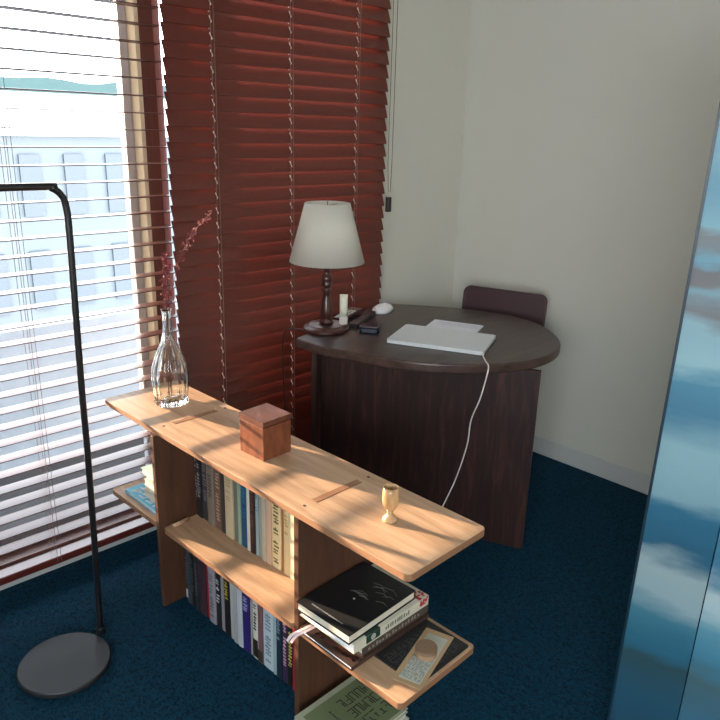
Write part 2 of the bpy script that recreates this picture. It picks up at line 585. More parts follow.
G1, G2 = 'books upright on the middle shelf', 'books upright on the floor under the shelf'
U = [  # y1, y0, colour, height, lettering, look
 (1.7645, 1.7552, (40, 38, 42), .235, ((150, 145, 148), .3), 'black paperback with faded grey spine lettering, nearest the left upright'),
 (1.755, 1.7330, (30, 28, 32), .23, ((150, 140, 142), .35), 'black book with mauve-grey band, second from the left upright'),
 (1.7328, 1.7008, (60, 56, 60), .24, ((122, 118, 122), .3), 'charcoal book with grey lettering, third from the left upright'),
 (1.7003, 1.6635, (128, 116, 104), .25, ((92, 80, 72), .4), 'grey-brown book beside the charcoal one'),
 (1.663, 1.6322, (112, 84, 70), .255, ((176, 150, 132), .12), 'speckled brown book left of the cream hardback'),
 (1.6318, 1.6068, (62, 58, 56), .22, None, 'dark grey short book left of the cream hardback'),
 (1.6063, 1.5665, (196, 180, 148), .252, ((170, 152, 120), .5), 'thick cream hardback, leftmost of the light spines'),
 (1.566, 1.5420, (112, 118, 104), .24, None, 'grey-green book between the cream hardback and the blue book'),
 (1.5415, 1.5300, (150, 170, 150), .24, None, 'thin pale green book touching the blue book'),
 (1.5295, 1.4990, (22, 78, 112), .25, ((40, 106, 140), .4), 'teal blue book in the middle of the shelf'),
 (1.4985, 1.4850, (206, 202, 190), .24, None, 'thin white book right of the blue book'),
 (1.4843, 1.4616, (52, 34, 28), .235, ((100, 72, 60), .4), 'dark brown book right of the blue book'),
 (1.461, 1.4480, (146, 164, 168), .235, ((70, 110, 150), .6), 'thin light blue-grey book beside the dark brown one'),
 (1.4473, 1.4296, (158, 156, 140), .23, None, 'grey book right of the thin blue-grey one'),
 (1.429, 1.4115, (184, 176, 156), .235, None, 'pale grey-beige book left of the pinkish one'),
 (1.411, 1.3896, (202, 170, 146), .232, None, 'pinkish beige book left of the lettered cream spine'),
 (1.389, 1.3510, (226, 206, 156), .245, ((110, 92, 58), .1), 'cream book with dark lettering down its spine'),
 (1.350, 1.3376, (170, 116, 66), .24, None, 'thin tan book right of the lettered cream spine'),
 (1.337, 1.3123, (222, 200, 150), .235, ((196, 160, 104), .4), 'cream yellow book second from the right upright'),
 (1.3117, 1.2833, (228, 214, 176), .24, None, 'pale cream book, rightmost of those standing in a row'),
 (1.2827, 1.2600, (206, 188, 150), .23, None, 'beige book nearest the right upright'),
 (1.2595, 1.2350, (190, 160, 120), .23, None, 'tan book against the right upright'),
]
for y1, y0, c, h, mk, lb in U:
    y0 += 0; 
    upright(y0, y1, .118 + random.uniform(-.004, .004), ZS + .0003, h, min(.14, h * .62), c, lb + ', middle shelf', G1, mk,
            band=((104, 92, 100), .38, .47) if 'mauve' in lb else None)
Lw = [
 (1.7545, 1.7410, (24, 26, 44), .19, ((90, 90, 110), .3), ((196, 190, 206), .06, .22), 'navy book with a white foot patch, by the left upright'),
 (1.7405, 1.7180, (58, 70, 76), .20, None, None, 'slate grey book second from the left upright'),
 (1.7175, 1.6960, (22, 22, 24), .205, ((70, 74, 76), .3), None, 'black book third from the left upright'),
 (1.6955, 1.6740, (34, 40, 46), .2, ((90, 92, 96), .3), None, 'blackish blue book left of the purple-brown one'),
 (1.6735, 1.6360, (64, 42, 52), .215, None, None, 'purple-brown book left of the red spine'),
 (1.6355, 1.6195, (150, 26, 34), .21, None, None, 'thin red book among the dark ones'),
 (1.6190, 1.5850, (150, 146, 156), .215, ((110, 108, 116), .1), None, 'lavender grey book right of the thin red one'),
 (1.5845, 1.5580, (30, 30, 34), .21, ((206, 206, 206), .45), None, 'black book with white lettering'),
 (1.5575, 1.5400, (140, 138, 142), .205, None, None, 'narrow grey book between two black ones'),
 (1.5395, 1.5110, (26, 24, 26), .215, ((180, 160, 60), .62), None, 'black book with a yellow mark near its top'),
 (1.5105, 1.4915, (178, 178, 176), .225, None, None, 'light grey book, first of the three alike'),
 (1.4910, 1.4715, (164, 166, 168), .225, None, None, 'light grey book, middle of the three alike'),
 (1.4710, 1.4475, (186, 192, 198), .225, None, None, 'light grey book, third of the three alike, by the indigo one'),
 (1.4470, 1.4145, (44, 34, 104), .225, ((170, 170, 210), .58), None, 'indigo book with pale lettering at its top'),
 (1.4138, 1.4003, (150, 148, 144), .22, None, None, 'narrow grey book right of the indigo spine'),
 (1.3998, 1.3770, (204, 202, 192), .215, ((30, 30, 30), .45), ((40, 32, 30), .03, .3), 'white book with a black foot'),
 (1.3765, 1.3543, (120, 84, 88), .2, None, ((60, 50, 40), .02, .2), 'mauve-brown book between the two white ones'),
 (1.3538, 1.3100, (186, 200, 208), .235, ((120, 140, 156), .12), None, 'wide pale blue-grey book, broadest spine of the row'),
 (1.3095, 1.2945, (150, 170, 176), .23, None, None, 'thin pale teal book beside the broadest spine'),
 (1.2940, 1.2720, (22, 44, 62), .225, ((130, 150, 170), .6), None, 'dark teal book right of the pale spines'),
 (1.2715, 1.2500, (56, 40, 72), .225, ((206, 160, 170), .25), None, 'dark purple book with pink lettering'),
 (1.2495, 1.2250, (26, 24, 20), .22, ((190, 176, 100), .3), None, 'black book with yellow-white lettering'),
 (1.2245, 1.1900, (158, 22, 44), .215, None, None, 'crimson book nearest the right upright'),
]
for y1, y0, c, h, mk, bd, lb in Lw:
    upright(y0, y1, .056 + random.uniform(-.004, .003), .0005, h, min(.15, h * .68), c, lb + ', on the floor', G2, mk, band=bd)

def flat_book(name, label, loc, rz, lx, ly, th, cover, pages_sides=('x0', 'y0'), group=None, page_col=None, spine='x1', top=None, cat='book'):
    """lying book; local origin at its lower near corner; spine side is closed"""
    b = thing(name, label, cat, loc, rz, group)
    bm = bmesh.new()
    e = .0018
    bx(bm, 0, lx, 0, ly, 0, e)
    bx(bm, 0, lx, 0, ly, th - e, th)
    if spine == 'x1': bx(bm, lx - e, lx, 0, ly, e, th - e)
    if spine == 'x0': bx(bm, 0, e, 0, ly, e, th - e)
    if spine == 'y0': bx(bm, 0, lx, 0, e, e, th - e)
    if spine == 'y1': bx(bm, 0, lx, ly - e, ly, e, th - e)
    obj('cover', bm, cover, b)
    i = .0035
    x0, x1, y0, y1 = i, lx - i, i, ly - i
    if spine == 'x1': x1 = lx - e
    if spine == 'x0': x0 = e
    if spine == 'y0': y0 = e
    if spine == 'y1': y1 = ly - e
    obj('pages', box(x0, x1, y0, y1, e, th - e), page_col or M_PAPER, b)
    return b

def glyphs(rnd, x0, y0, nx, ny, cw, ch, z, th=.16, t=.0004, horiz='x'):
    """square block letters made of strokes"""
    bm = bmesh.new()
    for j in range(ny):
        for i in range(nx):
            ox, oy = x0 + i * cw, y0 + j * ch
            w, h = cw * .78, ch * .74
            s = min(w, h) * th
            opts = [(0, w, 0, s), (0, w, h - s, h), (0, s, 0, h), (w - s, w, 0, h), (w * .25, w * .75, h * .45, h * .45 + s), (w * .45, w * .45 + s, h * .1, h * .6)]
            for k in rnd.sample(range(6), rnd.choice((3, 4))):
                a = opts[k]
                bx(bm, ox + a[0], ox + a[1], oy + a[2], oy + a[3], z - t * .5, z + t)
    return bm

# pile on the right-hand shelf board -----------------------------------------
zb = ZS + .0003
t = flat_book('book', 'thin black patterned book lying lowest on the right shelf under the card', SL(.066, .012, zb), TH, .185, .29, .006,
              bookmat((30, 30, 32)), spine='x0')
obj('cover_pattern', glyphs(random.Random(2), .01, .01, 9, 6, .018, .018, .006, .1), bookmat((74, 74, 76)), t)
t = flat_book('book', 'brown art book with a bright page edge, under the stack on the right shelf', SL(-.012, .142, zb + .0062), TH, .272, .180, .011,
              bookmat((66, 46, 38)), spine='y0', page_col=M_WHITE)
obj('cover_picture', glyphs(random.Random(5), .015, .01, 8, 4, .03, .035, .011, .3), bookmat((88, 44, 36)), t)
t = flat_book('book', 'dark grey-brown book with spine lettering, third from top of the stack', SL(.030, .150, zb + .0174), TH, .235, .165, .022,
              bookmat((78, 66, 60)), spine='y0')
bm = bmesh.new(); rnd = random.Random(4); x = .02
while x < .2:
    bx(bm, x, x + .006, -.0005, .0005, .006, .006 + rnd.choice((.006, .010))); x += rnd.choice((.010, .013))
obj('spine_lettering', bm, bookmat((150, 140, 128)), t)
t = flat_book('book', 'white book with a red corner and dark green square, second in the stack', SL(.002, .150, zb + .0396), TH, .262, .188, .026,
              bookmat((212, 208, 190)), spine='y0', page_col=M_WHITE)
bm = bmesh.new(); rnd = random.Random(14); x = .105
while x < .19:
    bx(bm, x, x + .004, -.0005, .0005, .009, .009 + rnd.choice((.007, .011))); x += rnd.choice((.007, .009))
obj('spine_title', bm, bookmat((84, 92, 84)), t)
bm = bmesh.new(); bx(bm, .040, .086, -.0006, .0006, .0045, .0245); bx(bm, .040, .086, -.0006, .05, .0255, .0264)
obj('green_square', bm, bookmat((28, 58, 48)), t)
bm = bmesh.new(); lathe(bm, [(.008, .0), (.008, .0006)], 20)
for v in bm.verts: v.co = Vector((.063 + v.co.x, -.0006 - v.co.z, .0145 + v.co.y))
obj('round_emblem', bm, bookmat((170, 180, 164)), t)
bm = bmesh.new(); rnd = random.Random(11)
for k in range(26):
    x, z = rnd.uniform(.228, .254), rnd.uniform(.007, .023)
    bx(bm, x, x + .005, -.0007, .0004, z, z + .004)
for k in range(30):
    x, y = rnd.uniform(.226, .255), rnd.uniform(0, .03)
    bx(bm, x, x + .005, y, y + .005, .0255, .0266)
obj('red_pattern', bm, bookmat((196, 52, 56)), t)
t = flat_book('book', 'black hardback with a faint line drawing, topmost of the stack', SL(-.008, .156, zb + .0664), TH + .03, .236, .176, .024,
              bookmat((16, 17, 20)), spine='x1', page_col=M_PAPER)
bm = bmesh.new(); rnd = random.Random(21)
for k in range(12):
    a = rnd.uniform(.9, 1.5)
    x, y = rnd.uniform(.12, .2), rnd.uniform(.01, .07)
    l = rnd.uniform(.02, .05)
    tube(bm, [(x, y, .0242), (x + l * math.cos(a) * .4, y + l * math.sin(a) * .5, .0243), (x + l * math.cos(a + .5), y + l * math.sin(a + .5), .0242)], .0005, 4)
obj('cover_drawing', bm, bookmat((112, 114, 112)), t)
bm = bmesh.new(); lathe(bm, [(.003, .0235), (.003, .0246)], 12, (.105, .085))
obj('cover_dot', bm, bookmat((200, 200, 196)), t)
bm = bmesh.new(); rnd = random.Random(8); y = .04
while y < .14:
    bx(bm, .018, .0215, y, y + .003, .0236, .0244); y += rnd.choice((.004, .0055))
obj('cover_title', bm, bookmat((150, 150, 150)), t)

t = thing('ribbon', 'pale pink ribbon hanging out at the left end of the art book', 'ribbon', SL(.0, .315, zb + .018), TH)
for k, (dy, dz) in enumerate(((0, 0), (-.014, .004))):
    bm = bmesh.new()
    P = catmull([(.018, dy - .005, dz), (-.012, dy, dz - .002), (-.03, dy + .012, dz - .012), (-.040, dy + .02, dz - .03)], 6)
    for i in range(len(P) - 1):
        p, q = P[i], P[i + 1]
        o1 = Vector((0, .004, 0)); z1 = Vector((.0004, 0, .0012))
        vs = [bm.verts.new(v) for v in (p - o1, q - o1, q + o1, p + o1, p - o1 + z1, q - o1 + z1, q + o1 + z1, p + o1 + z1)]
        for f in ((0, 3, 2, 1), (4, 5, 6, 7), (0, 1, 5, 4), (2, 3, 7, 6)):
            bm.faces.new([vs[m_] for m_ in f])
    obj('ribbon_end', bm, mat('ribbon_pink_white', srgb(230, 206, 208), .5), t)

# card and round tin
card = thing('card', 'tan printed card lying askew at the corner of the right shelf', 'card', (1.071, .856, ZS + .0072), math.radians(17.4))
# card local axes: x along its length
bm = bmesh.new(); bx(bm, -.098, .098, -.036, .036, 0, .0012)
obj('sheet', bm, mat('kraft_card', srgb(190, 160, 122), .8), card)
obj('printed_area', box(-.085, .082, -.027, .024, .0009, .0016), mat('card_print', srgb(196, 196, 184), .8), card)
obj('printed_letters', glyphs(random.Random(12), -.08, -.024, 6, 5, .0135, .0098, .0017, .14), mat('card_ink', srgb(108, 128, 132), .8), card)
t = thing('round_tin', 'small round beige tin standing on the tan card', 'tin', (1.080, .858, ZS + .0092))
bm = bmesh.new(); lathe(bm, [(.0245, 0), (.0255, .002), (.0255, .012), (.0245, .013)], 40)
obj('tin_body', bm, mat('tin_beige', srgb(168, 138, 108), .5), t)
bm = bmesh.new(); lathe(bm, [(.0262, .013), (.0262, .021), (.025, .0225), (.001, .0225)], 40)
obj('lid', bm, mat('lid_taupe', srgb(140, 112, 88), .45), t)

# stack on the floor at the right end
zf = .0005
t = flat_book('book', 'white book at the bottom of the floor stack at the shelf end', (.885, .925, zf), TH, .235, .185, .022, bookmat((196, 192, 180)), spine='x0')
t = flat_book('book', 'pale grey book in the middle of the floor stack at the shelf end', (.890, .930, zf + .0222), TH, .228, .18, .018, bookmat((176, 180, 176)), spine='x0')
t = flat_book('book', 'sage green book with dark lettering on top of the floor stack', (.893, .930, zf + .0404), TH, .225, .178, .012, bookmat((170, 172, 150)), spine='x0')
obj('green_panel', box(.014, .222, .008, .162, .0118, .0124), bookmat((112, 124, 90)), t)
obj('cover_title', glyphs(random.Random(31), .105, .030, 5, 3, .020, .040, .0125, .17), bookmat((38, 46, 42)), t)
obj('cover_subtitle', glyphs(random.Random(33), .070, .05, 1, 9, .007, .009, .0125, .3), bookmat((60, 68, 52)), t)

# books on the left-hand shelf end
def left_books():
    y = 1.012
    z = ZS + .0003
    t = flat_book('book', 'light blue picture book lying lowest on the left shelf end', SL(.020, 1.0, z), TH, .20, .245, .014, bookmat((96, 186, 226)), spine='y1')
    obj('cover_picture', glyphs(random.Random(3), .01, .01, 6, 5, .03, .045, .014, .35), bookmat((196, 224, 232)), t)
    z += .0142
    cols = [((206, 200, 182), 'cream'), ((196, 196, 176), 'ivory'), ((214, 206, 190), 'off-white'), ((190, 196, 176), 'pale olive')]
    pos = ['lowest of the upper pile', 'second of the upper pile', 'third of the upper pile', 'under the mint book']
    for k, (c, nm) in enumerate(cols):
        flat_book('book', nm + ' book on the left shelf end, ' + pos[k], SL(.045 + .004 * (k % 2), 1.0, z), TH, .17, .17 - .004 * k, .0205, bookmat(c), spine='x1')
        z += .0207
    flat_book('book', 'pale mint book on top of the pile at the left shelf end', SL(.040, 1.0, z), TH, .17, .165, .02, bookmat((176, 208, 196)), spine='x1')
left_books()

# ------------------------------------------------------------------ things on the shelf top
def wl(name, c1, c2):
    return wood(name, c1, c2, (1, 1, 3), 8, .4, .1)
t = thing('wooden_box', 'small lidded cherry wood box standing on the shelf top', 'box', SL(.147, .650, ZT + .0004), TH + .03)
bm = bmesh.new(); bx(bm, -.048, .048, -.050, .050, 0, .0945)
bx(bm, -.0445, .0445, -.0465, .0465, .0945, .0995)
obj('box_body', bm, wood('cherry_wood', srgb(98, 52, 32), srgb(134, 76, 48), (1, 1, 4), 9, .4, .15), t, bevel=.0015)
bm = bmesh.new()
# sagging lid: slightly bowed underside along the front edge
N = 12
for s in range(1):
    lo = []; hi = []
    for k in range(N + 1):
        y = -.052 + .104 * k / N
        sag = -.0022 * math.sin(PI * k / N)
        for x in (-.050, .050):
            lo.append(bm.verts.new((x, y, .0992 + sag)))
            hi.append(bm.verts.new((x, y, .112 + sag * .3)))
    for k in range(N):
        a, b_, c_, d_ = 2 * k, 2 * k + 1, 2 * k + 3, 2 * k + 2
        bm.faces.new((lo[a], lo[d_], lo[c_], lo[b_])); bm.faces.new((hi[a], hi[b_], hi[c_], hi[d_]))
        bm.faces.new((lo[a], hi[a], hi[d_], lo[d_])); bm.faces.new((lo[b_], lo[c_], hi[c_], hi[b_]))
    bm.faces.new((lo[0], lo[1], hi[1], hi[0])); bm.faces.new((lo[-2], hi[-2], hi[-1], lo[-1]))
obj('lid', bm, wood('cherry_lid', srgb(84, 47, 34), srgb(114, 68, 50), (1, 4, 1), 9, .4, .15), t)

M_GOB = wood('turned_maple', srgb(170, 128, 84), srgb(212, 176, 132), (1, 1, 5), 10, .35, .3)
t = thing('goblet', 'small turned wooden goblet standing near the front end of the shelf top', 'goblet', SL(.130, .172, ZT + .0004))
bm = bmesh.new()
lathe(bm, [(.0175, 0), (.018, .003), (.016, .007), (.009, .013), (.0068, .020), (.008, .026)], 32)
obj('foot', bm, M_GOB, t, smooth=True)
bm = bmesh.new()
lathe(bm, [(.008, .0262), (.0135, .032), (.0182, .042), (.0195, .055), (.0186, .072), (.0175, .084), (.0155, .084), (.0165, .072), (.0170, .055), (.0155, .044), (.010, .036), (.0005, .034)], 36)
obj('cup', bm, M_GOB, t, smooth=True)

# glass vase with a dried branch
def glassm():
    m = bpy.data.materials.new('clear_glass')
    m.use_nodes = True
    n = m.node_tree
    p = n.nodes['Principled BSDF']
    p.inputs['Base Color'].default_value = (.97, 1, .98, 1)
    p.inputs['Roughness'].default_value = 0.01
    p.inputs['IOR'].default_value = 1.46
    p.inputs['Transmission Weight'].default_value = 1.0
    return m
VX = (1.056, 1.932, ZT + .0004)
t = thing('vase', 'clear ribbed glass bottle vase at the window end of the shelf top', 'vase', VX)
bm = bmesh.new()
out = [(.030, 0), (.050, .0015), (.053, .008), (.050, .016), (.052, .03), (.056, .065), (.057, .095), (.053, .125), (.043, .155), (.030, .185), (.019, .210), (.0138, .235), (.0125, .275), (.0135, .297), (.0160, .303), (.0155, .307)]
inn = [(.0130, .307), (.0108, .297), (.0100, .275), (.0112, .235), (.0162, .210), (.027, .185), (.040, .155), (.050, .125), (.054, .095), (.053, .065), (.049, .03), (.046, .018), (.020, .012), (.0005, .011)]
lathe(bm, [(.0005, 0)] + out + inn, 96, flute=16, amp=.04, cap=False)
obj('bottle', bm, glassm(), t, smooth=True)

t = thing('dried_branch', 'dried branch with dark pink blossoms standing in the glass vase', 'branch', VX)
V0 = Vector(VX)
def rel(p): return Vector(p) - V0
stems = [
  [(V0.x, V0.y, V0.z + .02), (V0.x + .004, V0.y, V0.z + .2), (V0.x + .002, V0.y, V0.z + .30), (1.060, 1.925, 1.00), (1.064, 1.925, 1.075)],
  [(V0.x - .004, V0.y + .004, V0.z + .02), (V0.x - .002, V0.y + .002, V0.z + .30), (1.078, 1.925, .975), (1.108, 1.925, 1.06), (1.145, 1.925, 1.115), (1.187, 1.925, 1.16), (1.228, 1.925, 1.187)],
  [(V0.x + .003, V0.y - .004, V0.z + .03), (V0.x + .002, V0.y - .002, V0.z + .30), (1.050, 1.915, .96), (1.044, 1.91, 1.03), (1.052, 1.91, 1.08)],
]
bm = bmesh.new()
SP = []
for s in stems:
    P = [p - V0 for p in catmull([Vector(q) for q in s], 8)]
    SP.append(P)
    tube(bm, P, .0014, 6, .0006)
obj('stem', bm, mat('dry_stem', srgb(110, 66, 56), .8), t, smooth=True)
def blossoms(P, lo, hi, n, spread, size, seed):
    rnd = random.Random(seed)
    bm = bmesh.new()
    for k in range(n):
        u = lo + (hi - lo) * rnd.random()
        f = u * (len(P) - 1)
        i = min(int(f), len(P) - 2)
        p = P[i].lerp(P[i + 1], f - i)
        d = Vector((rnd.gauss(0, 1), rnd.gauss(0, 1), rnd.gauss(0.3, 1))).normalized()
        q = p + d * spread * rnd.uniform(.4, 1.1)
        tube(bm, [p, (p + q) / 2 + Vector((0, 0, .002)), q], .0004, 3)
        for m_ in range(3):
            a = Vector((rnd.gauss(0, 1), rnd.gauss(0, 1), rnd.gauss(0, 1))).normalized() * size
            b_ = Vector((rnd.gauss(0, 1), rnd.gauss(0, 1), rnd.gauss(0, 1))).normalized() * size
            vs = [bm.verts.new(q), bm.verts.new(q + a), bm.verts.new(q + (a + b_) * .9), bm.verts.new(q + b_)]
            bm.faces.new(vs)
    return bm
M_BLO = mat('dried_blossom', srgb(134, 58, 70), .7, var=.3, scale=200)
M_BLO2 = mat('dried_blossom_pale', srgb(186, 120, 116), .7, var=.3, scale=200)
def bl_obj(*a, m):
    me = obj('blossoms', blossoms(*a), m, t)
bl_obj(SP[0], .5, .98, 75, .018, .0048, 1, m=M_BLO)
bl_obj(SP[1], .42, .72, 60, .016, .0045, 2, m=M_BLO)
bl_obj(SP[2], .45, .98, 60, .017, .0045, 3, m=M_BLO)
bl_obj(SP[1], .68, .99, 36, .012, .0038, 4, m=M_BLO2)

# ------------------------------------------------------------------ desk
desk = thing('desk', 'dark walnut desk with an oval top, its straight end against the blind', 'desk', (1.9, 1.65, 0))
DZ = .72
ol = [(1.655, 1.555), (1.745, 1.408), (1.90, 1.280), (2.072, 1.226), (2.249, 1.262), (2.385, 1.375), (2.470, 1.525), (2.478, 1.69), (2.413, 1.852), (2.318, 1.998), (2.239, 2.090)]
O = catmull([(p[0], p[1], 0) for p in [(1.574, 1.80)] + ol], 7)
O = [(1.566, 1.930), (1.574, 1.938)] + [(p.x, p.y) for p in O][0:]
O = O[:2][::-1] + [(p[0], p[1]) for p in O[2:]]
# order: rear-left corner first, then along the near side, round the tip and back
O = [(1.580, 1.943), (1.570, 1.936), (1.570, 1.88)] + [p for p in O[2:]] + [(2.200, 2.118), (2.186, 2.124)]
bm = bmesh.new()
prism(bm, [(x - 1.9, y - 1.65) for x, y in O], DZ - .034, DZ)
obj('desktop', bm, M_WAL, desk, bevel=.006, seg=3)
a = Vector((1.650, 1.915)); b = Vector((2.026, 1.197)); u = (b - a).normalized(); n = Vector((-u.y, u.x))
if n.x < 0: n = -n
def quad_panel(p, q, th, nrm, z0, z1):
    bm = bmesh.new()
    c = Vector((1.9, 1.65))
    pts = [p - c, q - c, q - c + nrm * th, p - c + nrm * th]
    prism(bm, [(v.x, v.y) for v in pts], z0, z1)
    return bm
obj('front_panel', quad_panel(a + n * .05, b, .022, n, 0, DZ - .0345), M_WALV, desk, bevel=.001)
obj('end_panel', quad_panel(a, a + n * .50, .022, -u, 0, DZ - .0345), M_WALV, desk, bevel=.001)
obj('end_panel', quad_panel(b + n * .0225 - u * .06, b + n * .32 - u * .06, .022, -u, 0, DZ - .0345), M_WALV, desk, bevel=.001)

# ------------------------------------------------------------------ chair
ch = thing('chair', 'dark purple-brown chair with a rounded low back behind the desk', 'chair', (2.44, 1.70, 0), math.radians(16.5))
M_CH = mat('plum_brown_leather', srgb(62, 38, 44), .5, var=.08, scale=50)
def backrest():
    bm = bmesh.new()
    W_, H_ = .188, .16
    pts = rrect(-W_, W_, 0, H_, .03, 8)
    front = [bm.verts.new((.118 + .012 * (1 - (p[0] / W_) ** 2) + .10 * (p[1]) - .0, p[0], .636 + p[1])) for p in pts]
    back = [bm.verts.new((v.co.x + .022, v.co.y, v.co.z)) for v in front]
    bm.faces.new(front); bm.faces.new(back[::-1])
    for i in range(len(pts)):
        j = (i + 1) % len(pts)
        bm.faces.new((front[i], front[j], back[j], back[i]))
    return bm
obj('backrest', backrest(), M_CH, ch, bevel=.005, seg=3)
bm = bmesh.new(); prism(bm, rrect(-.30, .10, -.20, .20, .05), .42, .465)
obj('seat', bm, M_CH, ch, bevel=.01, seg=3)
bm = bmesh.new()
for y in (-.12, .12):
    tube(bm, catmull([(.02, y, .43), (.10, y, .44), (.125, y, .50), (.137, y, .66)], 5), .009, 10)
obj('back_support', bm, M_BLACK, ch, smooth=True)
for x, y in ((-.27, -.17), (-.27, .17), (.07, -.17), (.07, .17)):
    bm = bmesh.new(); tube(bm, [(x, y, .425), (x * 1.04, y * 1.05, 0.001)], .011, 12, .009)
    obj('leg', bm, M_BLACK, ch, smooth=True)

# ------------------------------------------------------------------ table lamp
zt = DZ + .0004
t = thing('table_lamp', 'table lamp with a turned dark wood stem and white tapered shade, on the desk', 'lamp', (1.731, 1.954, zt))
M_LW = wood('dark_turned_wood', srgb(50, 24, 22), srgb(80, 42, 36), (1, 1, 8), 10, .3, .4)
bm = bmesh.new(); lathe(bm, [(.082, 0), (.086, .004), (.086, .012), (.080, .017), (.074, .019), (.068, .024), (.05, .026), (.001, .027)], 64)
obj('base', bm, M_LW, t, smooth=False)
bm = bmesh.new()
lathe(bm, [(.019, .026), (.022, .030), (.022, .036), (.014, .041), (.015, .046), (.0195, .058), (.0200, .075), (.017, .100), (.0125, .130), (.0115, .145), (.0165, .149), (.0165, .154), (.012, .158), (.0125, .165),
           (.017, .170), (.0175, .178), (.014, .184), (.0165, .190), (.0180, .199), (.0150, .208), (.0110, .214), (.0105, .228), (.0130, .232), (.0130, .262)], 32)
for v in bm.verts:
    v.co.x *= 1.18; v.co.y *= 1.18
obj('stem', bm, M_LW, t, smooth=True)
bm = bmesh.new(); lathe(bm, [(.012, .262), (.018, .275), (.026, .31), (.024, .335), (.012, .352), (.001, .356)], 24)
obj('bulb', bm, mat('bulb_white', srgb(225, 225, 220), .3), t, smooth=True)
def shade_mat():
    m = mat('white_linen_shade', srgb(238, 237, 230), .8, var=.02, scale=250, bump=.1)
    n = m.node_tree
    p = n.nodes['Principled BSDF']
    o = n.nodes['Material Output']
    tl = n.nodes.new('ShaderNodeBsdfTranslucent')
    tl.inputs[0].default_value = (.94, .93, .88, 1)
    mx = n.nodes.new('ShaderNodeMixShader')
    mx.inputs[0].default_value = .5
    n.links.new(p.outputs[0], mx.inputs[1]); n.links.new(tl.outputs[0], mx.inputs[2]); n.links.new(mx.outputs[0], o.inputs['Surface'])
    return m
bm = bmesh.new()
lathe(bm, [(.1380, .260), (.1385, .260), (.0825, .472), (.0815, .472), (.1370, .261), (.1380, .260)], 64, cap=False)
obj('lamp_shade', bm, shade_mat(), t, smooth=True)
bm = bmesh.new()
for k in range(3):
    a_ = 2 * PI * k / 3 + .4
    tube(bm, [(.0, .0, .462), (.0815 * math.cos(a_), .0815 * math.sin(a_), .462)], .0015, 6)
tube(bm, [(0, 0, .35), (0, 0, .478)], .002, 6)
obj('shade_carrier', bm, mat('brass_wire', srgb(170, 150, 110), .4, .8), t)

# small things by the lamp
t = thing('tube', 'white cream tube standing upright on the lamp base', 'tube', (1.773, 1.905, zt + .0262))
t.scale = (1.15, 1.15, 1.05)
bm = bmesh.new(); lathe(bm, [(.0138, 0), (.0142, .002), (.0142, .026), (.0135, .028)], 24)
obj('cap', bm, mat('tube_cap', srgb(214, 206, 200), .4), t, smooth=False)
bm = bmesh.new()
n_ = 24; rings = []
for z, rx, ry in ((.0285, .0145, .0145), (.07, .0148, .0125), (.098, .015, .006), (.108, .0152, .0015)):
    rings.append([bm.verts.new((rx * math.cos(2 * PI * k / n_) * .9 , ry * math.sin(2 * PI * k / n_), z)) for k in range(n_)])
for i in range(3):
    for k in range(n_):
        bm.faces.new((rings[i][k], rings[i][(k + 1) % n_], rings[i + 1][(k + 1) % n_], rings[i + 1][k]))
bm.faces.new(rings[0][::-1]); bm.faces.new(rings[-1])
o = obj('tube_body', bm, mat('tube_white', srgb(222, 222, 206), .45), t, smooth=True)
o.rotation_euler = (0, 0, -.8)

t = thing('remote_control', 'dark maroon remote control with pale buttons lying behind the cream tube', 'remote control', (1.915, 2.032, zt), math.radians(25))
bm = bmesh.new(); prism(bm, rrect(-.10, .10, -.028, .028, .008), 0, .022)
obj('casing', bm, mat('maroon_plastic', srgb(64, 30, 34), .4), t, bevel=.004)
bm = bmesh.new()
for i in range(5):
    for j in range(3):
        x, y = -.082 + i * .026, -.020 + j * .0145
        bx(bm, x, x + .018, y, y + .010, .021, .0245)
obj('buttons', bm, mat('pale_buttons', srgb(196, 206, 198), .35), t, bevel=.001)
t = thing('remote_control', 'long narrow black remote control lying right of the maroon one', 'remote control', (1.925, 1.955, zt), math.radians(27))
bm = bmesh.new(); prism(bm, rrect(-.115, .115, -.018, .018, .007), 0, .018)
obj('casing', bm, mat('black_plastic', srgb(32, 22, 26), .35), t, bevel=.003)
bm = bmesh.new()
for i in range(6):
    bx(bm, -.07 + i * .02, -.06 + i * .02, -.009, .009, .0175, .019)
obj('buttons', bm, mat('grey_buttons', srgb(84, 70, 76), .4), t)
t = thing('case', 'small dark navy earphone case lying on the desk front of the mouse', 'case', (1.840, 1.830, zt), math.radians(-52))
bm = bmesh.new(); prism(bm, rrect(-.038, .038, -.030, .030, .012), 0, .018)
obj('case_body', bm, mat('navy_plastic', srgb(10, 20, 42), .3), t, bevel=.004)
bm = bmesh.new(); prism(bm, rrect(-.038, .038, -.030, .030, .012), .0184, .027)
obj('lid', bm, mat('navy_lid', srgb(36, 34, 56), .3, coat=.5), t, bevel=.004)

# mouse
bm = bmesh.new()
nx, ny = 20, 12
rows = []
for i in range(nx + 1):
    u = -1 + 2 * i / nx
    row = []
    for j in range(ny + 1):
        v = -1 + 2 * j / ny
        xx = .052 * math.sin(u * PI / 2)
        hw = .031 * math.sqrt(max(0.0, 1 - abs(math.sin(u * PI / 2)) ** 3.2)) + .0005
        yy = hw * math.sin(v * PI / 2)
        hz = .004 + .027 * math.sqrt(max(0, 1 - (xx / .0535) ** 2)) * math.sqrt(max(0, 1 - (math.sin(v * PI / 2)) ** 2 * .97))
        row.append(bm.verts.new((xx, yy, hz)))
    rows.append(row)
for i in range(nx):
    for j in range(ny):
        bm.faces.new((rows[i][j], rows[i + 1][j], rows[i + 1][j + 1], rows[i][j + 1]))
ed = [e for e in bm.edges if e.is_boundary]
r = bmesh.ops.extrude_edge_only(bm, edges=ed)
vs = [v for v in r['geom'] if isinstance(v, bmesh.types.BMVert)]
for v in vs: v.co.z = .001
